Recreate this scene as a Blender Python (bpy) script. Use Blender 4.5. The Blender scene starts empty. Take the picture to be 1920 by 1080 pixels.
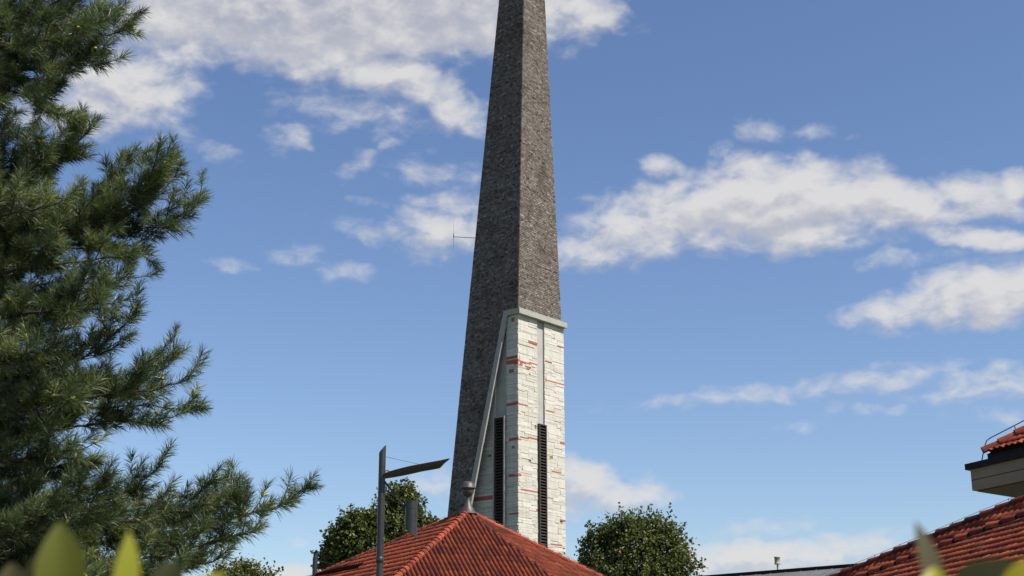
import bpy, bmesh, math, random
import numpy as np
from mathutils import Vector, Matrix

random.seed(7)
rng = np.random.default_rng(7)
scene = bpy.context.scene
COL = scene.collection
R = math.radians

# ------------------------------------------------------------------ camera
F = 2700.0
PITCH = R(16.5)
EYE = np.array([0.0, 0.0, 1.7])
RT = np.array([1.0, 0, 0])
UP = np.array([0, -math.sin(PITCH), math.cos(PITCH)])
FW = np.array([0, math.cos(PITCH), math.sin(PITCH)])
Z = np.array([0, 0, 1.0])


def ray(u, v):
    return RT * (u - 960) / F + UP * (540 - v) / F + FW


def at(u, v, y):
    """world point seen at photo position (u, v) whose ground distance is y"""
    d = ray(u, v)
    return EYE + d * (y / d[1])


def at_z(u, v, z):
    d = ray(u, v)
    return EYE + d * ((z - EYE[2]) / d[2])


def on_plane(u, v, p, n):
    d = ray(u, v)
    return EYE + d * (np.dot(p - EYE, n) / np.dot(d, n))


def proj(p):
    d = np.asarray(p) - EYE
    w = d @ FW
    return 960 + F * (d @ RT) / w, 540 - F * (d @ UP) / w


def slide_u(q, d, u):
    n = RT - (u - 960) / F * FW
    return q + d * (-(q - EYE) @ n / (d @ n))


def unit(a):
    a = np.asarray(a, float)
    return a / np.linalg.norm(a)


cam_data = bpy.data.cameras.new("camera")
cam = bpy.data.objects.new("camera", cam_data)
COL.objects.link(cam)
cam_data.sensor_width = 36.0
cam_data.lens = 36.0 * F / 1920.0
cam_data.clip_start = 0.05
cam_data.clip_end = 5000
cam.location = EYE
cam.rotation_euler = (math.pi / 2 + PITCH, 0, 0)
cam_data.dof.use_dof = True
cam_data.dof.focus_distance = 50
cam_data.dof.aperture_fstop = 7.8
scene.camera = cam


# ------------------------------------------------------------------ helpers
def tag(o, label=None, cat=None, group=None, kind=None):
    if label: o["label"] = label
    if cat: o["category"] = cat
    if group: o["group"] = group
    if kind: o["kind"] = kind
    return o


def empty(name, loc, label, cat, group=None):
    o = bpy.data.objects.new(name, None)
    COL.objects.link(o)
    o.location = loc
    o.empty_display_size = 0.3
    return tag(o, label, cat, group)


def put(name, me, mat, parent=None):
    o = bpy.data.objects.new(name, me)
    COL.objects.link(o)
    if mat is not None:
        for m in (mat if isinstance(mat, (list, tuple)) else [mat]):
            me.materials.append(m)
    if parent is not None:
        o.parent = parent
        p = parent
        off = Vector((0, 0, 0))
        while p is not None:
            off += p.location
            p = p.parent
        o.location = -off
    return o


def mesh_np(name, verts, faces, uv=None, smooth=False):
    """verts (N,3); faces: list of (M,k) index arrays; uv: matching list of (M,2), one value per face"""
    me = bpy.data.meshes.new(name)
    verts = np.asarray(verts, np.float32)
    me.vertices.add(len(verts))
    me.vertices.foreach_set("co", verts.ravel())
    loops = np.concatenate([f.ravel() for f in faces]).astype(np.int32)
    sizes = np.concatenate([np.full(len(f), f.shape[1]) for f in faces]).astype(np.int32)
    starts = np.concatenate([[0], np.cumsum(sizes)[:-1]]).astype(np.int32)
    me.loops.add(len(loops))
    me.loops.foreach_set("vertex_index", loops)
    me.polygons.add(len(sizes))
    me.polygons.foreach_set("loop_start", starts)
    me.polygons.foreach_set("loop_total", sizes)
    me.polygons.foreach_set("use_smooth", np.full(len(sizes), bool(smooth)))
    me.update(calc_edges=True)
    if uv is not None:
        lay = me.uv_layers.new(name="UVMap")
        u = np.concatenate([np.repeat(a, f.shape[1], axis=0) for a, f in zip(uv, faces)])
        lay.data.foreach_set("uv", u.astype(np.float32).ravel())
    me.validate()
    return me


class MB:
    """collects shapes into one mesh"""
    def __init__(s):
        s.v = []; s.f = []; s.uv = []; s.sm = []

    def add(s, vs, fs, uv=(0.5, 0.5), smooth=False):
        b = len(s.v)
        s.v += [tuple(map(float, p)) for p in vs]
        for f in fs:
            s.f.append([i + b for i in f]); s.uv.append(uv); s.sm.append(smooth)

    def hexa(s, c, uv=(0.5, 0.5)):
        """8 corners: bottom ring 0-3, top ring 4-7"""
        s.add(c, [(3, 2, 1, 0), (4, 5, 6, 7), (0, 1, 5, 4), (1, 2, 6, 5), (2, 3, 7, 6), (3, 0, 4, 7)], uv)

    def box(s, o, e1, e2, e3, uv=(0.5, 0.5)):
        o = np.asarray(o, float); e1, e2, e3 = map(np.asarray, (e1, e2, e3))
        if np.dot(np.cross(e1, e2), e3) < 0:
            e1, e2 = e2, e1
        s.hexa([o, o + e1, o + e1 + e2, o + e2, o + e3, o + e1 + e3, o + e1 + e2 + e3, o + e2 + e3], uv)

    def prism(s, poly, ext, uv=(0.5, 0.5)):
        n = len(poly); poly = [np.asarray(p, float) for p in poly]; ext = np.asarray(ext, float)
        nrm = sum(np.cross(poly[i] - poly[0], poly[(i + 1) % n] - poly[0]) for i in range(n))
        if np.dot(nrm, ext) < 0:
            poly = poly[::-1]
        vs = poly + [p + ext for p in poly]
        fs = [tuple(range(n))[::-1], tuple(range(n, 2 * n))] + [(i, (i + 1) % n, n + (i + 1) % n, n + i) for i in range(n)]
        s.add(vs, fs, uv)

    def tube(s, pts, rad, n=8, cap=True, uv=(0.5, 0.5), smooth=True):
        pts = [np.asarray(p, float) for p in pts]
        if np.isscalar(rad): rad = [rad] * len(pts)
        ref = None; rings = []
        for i, p in enumerate(pts):
            t = unit(pts[min(i + 1, len(pts) - 1)] - pts[max(i - 1, 0)])
            if ref is None:
                ref = np.array([0, 0, 1.0]) if abs(t[2]) < .9 else np.array([1.0, 0, 0])
            ref = unit(ref - t * (ref @ t)); bi = np.cross(t, ref)
            rings.append([p + rad[i] * (math.cos(a) * ref + math.sin(a) * bi) for a in np.linspace(0, 2 * math.pi, n, False)])
        vs = [q for r in rings for q in r]; fs = []
        for i in range(len(pts) - 1):
            for k in range(n):
                fs.append((i * n + k, i * n + (k + 1) % n, (i + 1) * n + (k + 1) % n, (i + 1) * n + k))
        s.add(vs, fs, uv, smooth)
        if cap:
            s.add(rings[0], [tuple(range(n))[::-1]], uv); s.add(rings[-1], [tuple(range(n))], uv)

    def lathe(s, c, prof, n=24, smooth=True):
        c = np.asarray(c, float)
        vs = [c + np.array([r * math.cos(a), r * math.sin(a), z]) for r, z in prof for a in np.linspace(0, 2 * math.pi, n, False)]
        fs = [(i * n + k, i * n + (k + 1) % n, (i + 1) * n + (k + 1) % n, (i + 1) * n + k) for i in range(len(prof) - 1) for k in range(n)]
        s.add(vs, fs, (0.5, 0.5), smooth)

    def build(s, name, mat, parent=None):
        me = bpy.data.meshes.new(name)
        me.from_pydata(s.v, [], s.f)
        lay = me.uv_layers.new(name="UVMap")
        cnt = np.array([len(f) for f in s.f])
        lay.data.foreach_set("uv", np.repeat(np.array(s.uv, np.float32), cnt, axis=0).ravel())
        me.polygons.foreach_set("use_smooth", np.array(s.sm, bool))
        me.update()
        return put(name, me, mat, parent)


# ------------------------------------------------------------------ materials
def mat_new(name):
    m = bpy.data.materials.new(name); m.use_nodes = True
    nt = m.node_tree
    return m, nt, nt.nodes["Principled BSDF"]


K = .68          # overall reflectance of the built surfaces


def kc(c): return tuple(x * K for x in c)


def N(nt, typ, **kw):
    n = nt.nodes.new(typ)
    for k, v in kw.items():
        if k.startswith("i_"):
            n.inputs[k[2:].replace("_", " ")].default_value = v
        else:
            setattr(n, k, v)
    return n


def ramp(nt, fac, stops, interp="LINEAR"):
    r = nt.nodes.new("ShaderNodeValToRGB")
    r.color_ramp.interpolation = interp
    el = r.color_ramp.elements
    while len(el) < len(stops): el.new(0.5)
    for e, (p, c) in zip(el, stops):
        e.position = p; e.color = (*c, 1)
    nt.links.new(fac, r.inputs[0])
    return r.outputs[0]


def mix(nt, a, b, fac, mode="MIX"):
    n = nt.nodes.new("ShaderNodeMix"); n.data_type = "RGBA"; n.blend_type = mode
    for s, v in ((n.inputs[6], a), (n.inputs[7], b), (n.inputs[0], fac)):
        if isinstance(v, bpy.types.NodeSocket): nt.links.new(v, s)
        elif isinstance(v, (int, float)): s.default_value = v
        else: s.default_value = (*v, 1)
    return n.outputs[2]


def noise(nt, scale, detail=4, rough=.55, vec=None, obj=True):
    n = nt.nodes.new("ShaderNodeTexNoise")
    n.inputs["Scale"].default_value = scale; n.inputs["Detail"].default_value = detail; n.inputs["Roughness"].default_value = rough
    if vec is None:
        tc = nt.nodes.new("ShaderNodeTexCoord"); vec = tc.outputs["Object"]
    nt.links.new(vec, n.inputs["Vector"])
    return n.outputs["Fac"]


def bump(nt, bsdf, h, strength, dist):
    b = nt.nodes.new("ShaderNodeBump"); b.inputs["Strength"].default_value = strength; b.inputs["Distance"].default_value = dist
    nt.links.new(h, b.inputs["Height"]); nt.links.new(b.outputs[0], bsdf.inputs["Normal"])


def simple(name, c1, c2, scale, rough=.7, metal=0., bstr=.2, bdist=.01, bscale=None, spec=.4):
    m, nt, b = mat_new(name)
    f = noise(nt, scale, 5, .6)
    c = ramp(nt, f, [(.3, kc(c1)), (.7, kc(c2))])
    nt.links.new(c, b.inputs["Base Color"])
    b.inputs["Roughness"].default_value = rough; b.inputs["Metallic"].default_value = metal
    b.inputs["Specular IOR Level"].default_value = spec
    bump(nt, b, noise(nt, bscale or scale * 6, 4), bstr, bdist)
    return m


def uvxy(nt):
    u = nt.nodes.new("ShaderNodeUVMap"); s = nt.nodes.new("ShaderNodeSeparateXYZ")
    nt.links.new(u.outputs[0], s.inputs[0])
    return s.outputs[0], s.outputs[1]


def m_shingle():
    m, nt, b = mat_new("weathered_shingle")
    x, y = uvxy(nt)
    c = ramp(nt, x, [(0, (.060, .047, .040)), (.25, (.125, .108, .096)), (.55, (.192, .174, .160)), (.85, (.275, .258, .243)), (1, (.37, .355, .34))])
    big = noise(nt, .55, 5, .65)
    c = mix(nt, c, ramp(nt, x, [(0, (.035, .025, .020)), (1, (.15, .118, .098))]), ramp(nt, big, [(.52, (0, 0, 0)), (.72, (.8, .8, .8))]))
    c = mix(nt, c, (K * 1.0, K * .95, K * .90), 1, "MULTIPLY")
    c = mix(nt, c, ramp(nt, noise(nt, 22, 4), [(.3, (.7, .7, .7)), (.7, (1.2, 1.2, 1.2))]), 1, "MULTIPLY")
    nt.links.new(c, b.inputs["Base Color"])
    b.inputs["Roughness"].default_value = .8; b.inputs["Specular IOR Level"].default_value = .12
    return m


def m_stone():
    m, nt, b = mat_new("split_stone")
    x, y = uvxy(nt)
    w = ramp(nt, x, [(0, (.60, .585, .52)), (.5, (.66, .65, .585)), (1, (.73, .72, .66))])
    w = mix(nt, w, (.42, .41, .36), ramp(nt, noise(nt, 1.7, 6, .65), [(.52, (0, 0, 0)), (.8, (.55, .55, .55))]))
    tc = nt.nodes.new("ShaderNodeTexCoord"); mp = nt.nodes.new("ShaderNodeMapping"); mp.inputs["Scale"].default_value = (5, 5, .35)
    nt.links.new(tc.outputs["Object"], mp.inputs["Vector"])
    w = mix(nt, w, (.74, .70, .62), ramp(nt, noise(nt, 1.0, 5, .6, mp.outputs[0]), [(.52, (0, 0, 0)), (.75, (.8, .8, .8))]), "MULTIPLY")
    red = mix(nt, (.55, .13, .085), (.42, .10, .07), noise(nt, 3))
    cls = mix(nt, w, red, ramp(nt, y, [(.3, (0, 0, 0)), (.31, (1, 1, 1))]))
    cls = mix(nt, cls, mix(nt, (.38, .25, .06), (.24, .17, .05), noise(nt, 5)), ramp(nt, y, [(.7, (0, 0, 0)), (.71, (1, 1, 1))]))
    cls = mix(nt, cls, (K * .97, K * .955, K * .94), 1, "MULTIPLY")
    nt.links.new(cls, b.inputs["Base Color"])
    b.inputs["Roughness"].default_value = .85
    bump(nt, b, noise(nt, 9, 6, .65), .3, .02)
    return m


def m_tile(name, dark, groove=.35, k=1.0):
    m, nt, b = mat_new(name)
    x, y = uvxy(nt)
    c = ramp(nt, x, [(0, (.090, .036, .034)), (.18, (.20, .050, .037)), (.5, (.36, .084, .047)), (.82, (.43, .105, .054)), (1, (.52, .145, .065))])
    st = noise(nt, 1.3, 6, .7)
    c = mix(nt, c, (.060, .032, .032), ramp(nt, st, [(.5 - dark, (0, 0, 0)), (.72 - dark * .5, (.75, .75, .75))]))
    c = mix(nt, c, ramp(nt, noise(nt, 17, 5, .65), [(.3, (.72, .70, .70)), (.75, (1.15, 1.15, 1.1))]), 1, "MULTIPLY")
    c = mix(nt, c, (.028, .010, .009), ramp(nt, y, [(0, (groove,) * 3), (.12 + .35 * groove ** 2, (groove * .85,) * 3), (.4 + .42 * groove ** 2, (0, 0, 0))]))  # troughs between rolls darkened: groove shade put into the colour, along with lichen
    c = mix(nt, c, (k * K * 1.12, k * K * 1.10, k * K * 1.08), 1, "MULTIPLY")
    nt.links.new(c, b.inputs["Base Color"])
    b.inputs["Roughness"].default_value = .88; b.inputs["Specular IOR Level"].default_value = .08
    bump(nt, b, noise(nt, 40, 4), .25, .008)
    return m


def m_leaf(name, stops, rough=.45, trans=.25, spec=.4):
    m, nt, b = mat_new(name)
    x, y = uvxy(nt)
    c = ramp(nt, x, stops)
    nt.links.new(c, b.inputs["Base Color"])
    b.inputs["Roughness"].default_value = rough; b.inputs["Specular IOR Level"].default_value = spec
    t = nt.nodes.new("ShaderNodeBsdfTranslucent")
    nt.links.new(mix(nt, c, (1.3, 1.5, .5), 1, "MULTIPLY"), t.inputs[0])
    ms = nt.nodes.new("ShaderNodeMixShader"); ms.inputs[0].default_value = trans
    nt.links.new(b.outputs[0], ms.inputs[1]); nt.links.new(t.outputs[0], ms.inputs[2])
    nt.links.new(ms.outputs[0], nt.nodes["Material Output"].inputs[0])
    return m


M = {}
M["shingle"] = m_shingle()
M["stone"] = m_stone()
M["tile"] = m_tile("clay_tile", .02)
M["tile_dark"] = m_tile("lichened_shaded_clay_tile", .06, .85, .72)
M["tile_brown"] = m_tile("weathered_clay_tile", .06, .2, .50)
M["mortar"] = simple("mortar", (.22, .21, .19), (.34, .33, .30), 3, .9)
M["concrete"] = simple("beam_concrete", (.36, .35, .315), (.46, .45, .41), 2.2, .85, bstr=.3)
M["panel"] = simple("grey_panel", (.40, .39, .37), (.50, .49, .46), 1.4, .8)
M["louver"] = simple("louver_brown", (.035, .028, .024), (.065, .052, .045), 4, .55)
M["louver_in"] = simple("louver_dark", (.008, .008, .008), (.014, .014, .014), 4, .9)
M["frame_metal"] = simple("window_frame_metal", (.30, .28, .26), (.42, .40, .37), 3, .55, .1)
M["steel"] = simple("painted_steel", (.055, .055, .058), (.085, .083, .085), 5, .42, .55, bstr=.08)
M["dark_steel"] = simple("dark_painted_steel", (.012, .011, .010), (.026, .024, .022), 4, .6, .0, spec=.2, bstr=.2)
M["lead"] = simple("finial_lead", (.075, .068, .068), (.13, .12, .117), 8, .5, .4, bstr=.3)
M["wire"] = simple("wire_metal", (.10, .11, .13), (.16, .17, .19), 20, .5, .7)
M["fascia"] = simple("dark_fascia", (.012, .011, .011), (.022, .020, .019), 4, .75, spec=.15)
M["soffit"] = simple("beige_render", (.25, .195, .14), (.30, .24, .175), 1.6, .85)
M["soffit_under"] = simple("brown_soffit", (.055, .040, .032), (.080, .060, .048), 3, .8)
M["zinc"] = simple("zinc_roof", (.20, .20, .20), (.28, .275, .27), .8, .6, .3)
M["render"] = simple("wall_render", (.50, .48, .43), (.60, .58, .52), 1.2, .9)
M["vent"] = simple("vent_beige", (.30, .28, .22), (.40, .37, .30), 6, .6)
M["bark"] = simple("bark", (.045, .036, .030), (.10, .080, .066), 14, .9, bstr=.6, bdist=.02)
M["twig"] = simple("pine_twig", (.030, .022, .017), (.075, .054, .040), 18, .9)
M["needle"] = m_leaf("pine_needles", [(0, (.020, .031, .014)), (.35, (.052, .076, .030)), (.75, (.110, .140, .054)), (1, (.23, .25, .11))], .42, .25, .6)
M["bud"] = m_leaf("pine_buds", [(0, (.34, .31, .05)), (1, (.50, .45, .10))], .6, .2)
M["leaf"] = m_leaf("lime_leaves", [(0, (.030, .042, .013)), (.5, (.078, .094, .024)), (.9, (.15, .155, .038)), (1, (.24, .18, .06))], .5, .28)
M["laurel"] = m_leaf("laurel_leaf", [(0, (.030, .030, .004)), (.3, (.052, .054, .005)), (.5, (.09, .095, .009)), (.8, (.24, .24, .025)), (1, (.40, .30, .02))], .38, .25, .5)
M["dryleaf"] = m_leaf("brown_leaf", [(0, (.060, .048, .018)), (1, (.10, .095, .025))], .5, .25)


def m_ground():
    m, nt, b = mat_new("ground_grass")
    c = ramp(nt, noise(nt, .12, 8, .65), [(.35, (.05, .075, .025)), (.55, (.10, .115, .045)), (.75, (.16, .145, .09))])
    nt.links.new(c, b.inputs["Base Color"]); b.inputs["Roughness"].default_value = .95
    bump(nt, b, noise(nt, 4, 6), .6, .05)
    return m


M["ground"] = m_ground()

# ------------------------------------------------------------------ light and sky
SUN_EL, SUN_AZ = R(50), R(119)          # azimuth clockwise from the view direction (+Y)
sun_dir = np.array([math.sin(SUN_AZ) * math.cos(SUN_EL), math.cos(SUN_AZ) * math.cos(SUN_EL), math.sin(SUN_EL)])
sl = bpy.data.lights.new("sun", "SUN")
sl.energy = 5.0; sl.angle = R(.53); sl.color = (1.0, .93, .83)
so = bpy.data.objects.new("sun", sl); COL.objects.link(so)
so.rotation_euler = Vector(-sun_dir).to_track_quat("-Z", "Y").to_euler()
so.location = (60, -20, 60)

world = bpy.data.worlds.new("World"); scene.world = world; world.use_nodes = True
wt = world.node_tree
for n in list(wt.nodes): wt.nodes.remove(n)


def azel(u, v):
    d = unit(ray(u, v))
    return math.degrees(math.atan2(d[0], d[1])), math.degrees(math.asin(d[2]))


# clouds: where they hang in the sky, as soft patches (azimuth, elevation), broken up by noise
#        u    v   ru   rv  tilt  weight
BLOBS = [
    (560, -20, 440, 165, 0, 1.9), (860, -20, 350, 150, 0, 1.75), (700, 60, 230, 75, 0, 1.3), (1090, 25, 120, 62, -8, 1.0), (330, 50, 160, 85, 0, 1.15),
    (230, 165, 175, 88, 5, 1.1), (130, 215, 150, 50, 0, .75), (270, 245, 110, 40, 0, .38),
    (640, 125, 225, 48, -5, 1.1), (770, 150, 120, 60, -15, 1.0), (850, 195, 95, 55, -35, .95), (660, 205, 180, 55, -5, .66),
    (540, 268, 55, 32, 0, .72), (735, 268, 38, 18, 0, .62), (668, 312, 55, 28, 25, .58), (815, 318, 105, 36, 0, .60),
    (830, 425, 130, 80, 5, .84), (690, 435, 110, 30, -10, .44), (550, 480, 62, 26, 5, .54), (640, 513, 60, 26, 0, .46),
    (410, 288, 60, 24, -10, .52), (440, 505, 60, 18, 0, .45), (690, 383, 50, 14, 0, .45),
    (1440, 385, 310, 96, 2, 1.4), (1215, 420, 210, 80, 8, .95), (1120, 470, 130, 48, 6, .8), (1400, 320, 110, 45, 0, .85),
    (1240, 320, 60, 30, -20, .75), (1650, 375, 240, 58, -9, 1.15), (1840, 370, 120, 55, -12, .95), (1830, 440, 180, 26, -12, .95), (1500, 435, 170, 55, 0, 1.05), (1700, 420, 90, 40, -10, .6),
    (1440, 246, 85, 30, -5, .58), (1545, 250, 60, 20, -10, .52), (1350, 280, 46, 22, 15, .64), (1680, 480, 130, 22, 0, .60), (1905, 350, 70, 40, 0, .9),
    (1850, 545, 175, 72, 4, 1.15), (1690, 575, 140, 40, 3, .85), (1840, 595, 120, 30, 0, .8), (1680, 618, 90, 20, 0, .5),
    (1420, 742, 300, 22, 3, .66), (1640, 715, 190, 28, 4, .72), (1850, 725, 190, 42, 0, .70), (1500, 798, 50, 16, 5, .52), (1880, 775, 70, 26, 0, .55), (1640, 770, 80, 16, 0, .5), (1720, 690, 120, 22, 0, .5),
    (1100, 905, 92, 55, -5, 1.1), (1150, 930, 110, 38, -5, .9), (1230, 922, 58, 34, -10, .75), (1060, 940, 80, 40, 0, .8),
    (1420, 1050, 230, 45, 0, 1.0), (1560, 1035, 170, 34, 3, .75), (1640, 1012, 90, 22, 5, .6), (1420, 1000, 130, 22, 4, .55), (960, 1040, 200, 40, 0, .7),
    (530, 1072, 150, 24, 0, .85), (820, 905, 75, 48, -20, .66), (570, 1005, 40, 12, 0, .45), (1010, 880, 60, 50, 0, .5),
    # beyond the frame
    (-300, 500, 260, 90, 5, 1.0), (-700, 200, 300, 120, 0, 1.0), (2400, 700, 320, 90, 0, 1.0), (2500, 250, 260, 90, 0, 1.0), (300, -500, 400, 140, 0, 1.0), (1900, -420, 300, 90, 0, .9), (-900, 900, 400, 70, 0, .9), (2900, 1000, 400, 70, 0, .9),
]


def cloud_group():
    g = bpy.data.node_groups.new("cloud_field", "ShaderNodeTree")
    g.interface.new_socket("P", in_out="INPUT", socket_type="NodeSocketVector")
    g.interface.new_socket("Density", in_out="OUTPUT", socket_type="NodeSocketFloat")
    gi = g.nodes.new("NodeGroupInput"); go = g.nodes.new("NodeGroupOutput")

    def vm(op, a, b=None):
        n = g.nodes.new("ShaderNodeVectorMath"); n.operation = op
        for i, s in enumerate((a, b)):
            if s is None: continue
            if isinstance(s, bpy.types.NodeSocket): g.links.new(s, n.inputs[i])
            else: n.inputs[i].default_value = s
        return n

    def mm(op, a, b=None, c=None):
        n = g.nodes.new("ShaderNodeMath"); n.operation = op
        for i, s in enumerate((a, b, c)):
            if s is None: continue
            if isinstance(s, bpy.types.NodeSocket): g.links.new(s, n.inputs[i])
            else: n.inputs[i].default_value = s
        return n.outputs[0]

    P = gi.outputs[0]
    # the outline is pulled about by noise
    n1 = g.nodes.new("ShaderNodeTexNoise"); n1.inputs["Scale"].default_value = .55; n1.inputs["Detail"].default_value = 3
    g.links.new(P, n1.inputs["Vector"])
    w = vm("MULTIPLY", vm("SUBTRACT", n1.outputs["Color"], (.5, .5, .5)).outputs[0], (2.0, 1.2, 0)).outputs[0]
    Q = vm("ADD", P, w).outputs[0]
    acc = None
    for (u, v, ru, rv, rot, wt_) in BLOBS:
        if wt_ < .75: wt_ *= .69
        a, e = azel(u, v)
        mp = g.nodes.new("ShaderNodeMapping"); mp.vector_type = "TEXTURE"
        mp.inputs["Location"].default_value = (a, e, 0)
        mp.inputs["Rotation"].default_value = (0, 0, R(rot))
        mp.inputs["Scale"].default_value = (ru / 47.0, rv / 47.0, 1)
        g.links.new(Q, mp.inputs["Vector"])
        d = vm("DOT_PRODUCT", mp.outputs[0], mp.outputs[0]).outputs["Value"]
        val = mm("MULTIPLY_ADD", mm("MINIMUM", d, 2.2), -wt_ if wt_ > .3 else -.3, wt_)
        acc = val if acc is None else mm("SMOOTH_MAX", acc, val, .12)
    n2 = g.nodes.new("ShaderNodeTexNoise"); n2.inputs["Scale"].default_value = 1.05; n2.inputs["Detail"].default_value = 8; n2.inputs["Roughness"].default_value = .55; n2.inputs["Distortion"].default_value = .25
    st = vm("MULTIPLY", P, (.72, 1.25, 1)).outputs[0]
    g.links.new(st, n2.inputs["Vector"])
    s = mm("ADD", acc, mm("MULTIPLY", mm("SUBTRACT", n2.outputs["Fac"], .5), 1.55))
    g.links.new(s, go.inputs[0])
    return g


CG = cloud_group()


def wn(typ): return wt.nodes.new(typ)


def wm(op, a, b=None, c=None, clamp=False):
    n = wn("ShaderNodeMath"); n.operation = op; n.use_clamp = clamp
    for i, s in enumerate((a, b, c)):
        if s is None: continue
        if isinstance(s, bpy.types.NodeSocket): wt.links.new(s, n.inputs[i])
        else: n.inputs[i].default_value = s
    return n.outputs[0]


sky = wn("ShaderNodeTexSky"); sky.sky_type = "NISHITA"; sky.sun_disc = False
sky.sun_elevation = SUN_EL; sky.sun_rotation = SUN_AZ
sky.altitude = 300; sky.air_density = 1.0; sky.dust_density = .8; sky.ozone_density = 2.0
bg_sky = wn("ShaderNodeBackground"); bg_sky.inputs[1].default_value = .0910
hs = wn("ShaderNodeHueSaturation"); hs.inputs["Saturation"].default_value = 1.09; hs.inputs["Hue"].default_value = .507
wt.links.new(sky.outputs[0], hs.inputs["Color"])
wt.links.new(hs.outputs[0], bg_sky.inputs[0])

tc = wn("ShaderNodeTexCoord"); sep = wn("ShaderNodeSeparateXYZ")
wt.links.new(tc.outputs["Generated"], sep.inputs[0])
az = wm("MULTIPLY", wm("ARCTAN2", sep.outputs[0], sep.outputs[1]), 57.29578)
el = wm("MULTIPLY", wm("ARCSINE", sep.outputs[2]), 57.29578)
cmb = wn("ShaderNodeCombineXYZ"); wt.links.new(az, cmb.inputs[0]); wt.links.new(el, cmb.inputs[1])
off = wn("ShaderNodeVectorMath"); off.operation = "ADD"; off.inputs[1].default_value = (.35, .55, 0)
wt.links.new(cmb.outputs[0], off.inputs[0])
g1 = wn("ShaderNodeGroup"); g1.node_tree = CG; wt.links.new(cmb.outputs[0], g1.inputs[0])
g2 = wn("ShaderNodeGroup"); g2.node_tree = CG; wt.links.new(off.outputs[0], g2.inputs[0])


def sstep(x, lo, hi):
    n = wn("ShaderNodeMapRange"); n.interpolation_type = "SMOOTHSTEP"
    n.inputs["From Min"].default_value = lo; n.inputs["From Max"].default_value = hi
    wt.links.new(x, n.inputs["Value"])
    return n.outputs["Result"]


dens = sstep(g1.outputs[0], -.02, 1.12)
light = sstep(wm("SUBTRACT", g1.outputs[0], g2.outputs[0]), -.55, .55)
thick = sstep(g1.outputs[0], .7, 1.9)
shade = wm("SUBTRACT", wm("MULTIPLY_ADD", light, .75, .25), wm("MULTIPLY", thick, .28), clamp=True)
crp = wn("ShaderNodeValToRGB")
e_ = crp.color_ramp.elements
e_[0].position = .05; e_[0].color = (.45, .475, .56, 1)
e_[1].position = .75; e_[1].color = (.78, .765, .76, 1)
wt.links.new(shade, crp.inputs[0])
bg_c = wn("ShaderNodeBackground"); wt.links.new(crp.outputs[0], bg_c.inputs[0]); bg_c.inputs[1].default_value = .62
mx = wn("ShaderNodeMixShader")
wt.links.new(wm("MULTIPLY", dens, .93), mx.inputs[0]); wt.links.new(bg_sky.outputs[0], mx.inputs[1]); wt.links.new(bg_c.outputs[0], mx.inputs[2])
wo = wn("ShaderNodeOutputWorld"); wt.links.new(mx.outputs[0], wo.inputs[0])

scene.view_settings.view_transform = "Standard"
scene.view_settings.look = "None"
scene.view_settings.exposure = 0.62
scene.view_settings.gamma = 1

# ------------------------------------------------------------------ ground
gb = MB(); gb.add([(-1500, -1500, 0), (1500, -1500, 0), (1500, 1500, 0), (-1500, 1500, 0)], [(0, 1, 2, 3)])
tag(gb.build("ground", M["ground"]), kind="structure")

# ------------------------------------------------------------------ bell tower
PSI = R(39.6)
B_ = np.array([math.sin(PSI), math.cos(PSI), 0])         # along the sunlit face, away to the right
A_ = np.array([-math.cos(PSI), math.sin(PSI), 0])        # along the shaded face, away to the left
F0 = at(971.5, 580, 90.0)
R0 = slide_u(F0, B_, 1052.5)
L0 = slide_u(F0, A_, 876)
# front arris at the top of the picture: (982, 0)
al = .42
nu = RT - (982 - 960) / F * FW
nv = UP - (540 - 0) / F * FW
A2 = np.array([[B_ @ nu, Z @ nu], [B_ @ nv, Z @ nv]])
rhs = -np.array([(F0 + al * A_ - EYE) @ nu, (F0 + al * A_ - EYE) @ nv])
be, dz = np.linalg.solve(A2, rhs)
F1 = F0 + al * A_ + be * B_ + dz * Z
L1 = slide_u(F1, A_, 935); R1 = slide_u(F1, B_, 1023)
wa0, wb0 = np.linalg.norm(L0 - F0), np.linalg.norm(R0 - F0)
wa1, wb1 = np.linalg.norm(L1 - F1), np.linalg.norm(R1 - F1)
print("tower", F0, wa0, wb0, wa1, wb1, "alpha beta dz", al, be, dz)
ks = .5 * (wa0 / (wa0 - wa1) + wb0 / (wb0 - wb1))
APEX = F0 + (F1 - F0) * ks
B0 = L0 + R0 - F0
tower = empty("bell_tower", (F0[0] + A_[0] * 2 + B_[0] * 2, F0[1] + A_[1] * 2 + B_[1] * 2, 0),
              "tall white stone bell tower with a slender grey shingled spire", "bell tower")

nl = unit(np.cross(APEX - F0, L0 - F0)); nl = nl if nl @ (-B_) > 0 else -nl     # shaded face
DSTART = F0 + A_ * 1.0
DEND = on_plane(878, 960, F0, nl)
ddir = unit(DEND - DSTART)
ldir = unit(L0 - APEX)
# where the diagonal meets the outer edge
mA = np.stack([ddir, -ldir], 1)
sol = np.linalg.lstsq(mA, APEX - DSTART, rcond=None)[0]
LEG = DSTART + ddir * sol[0]
print("leg meets at", LEG)


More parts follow.
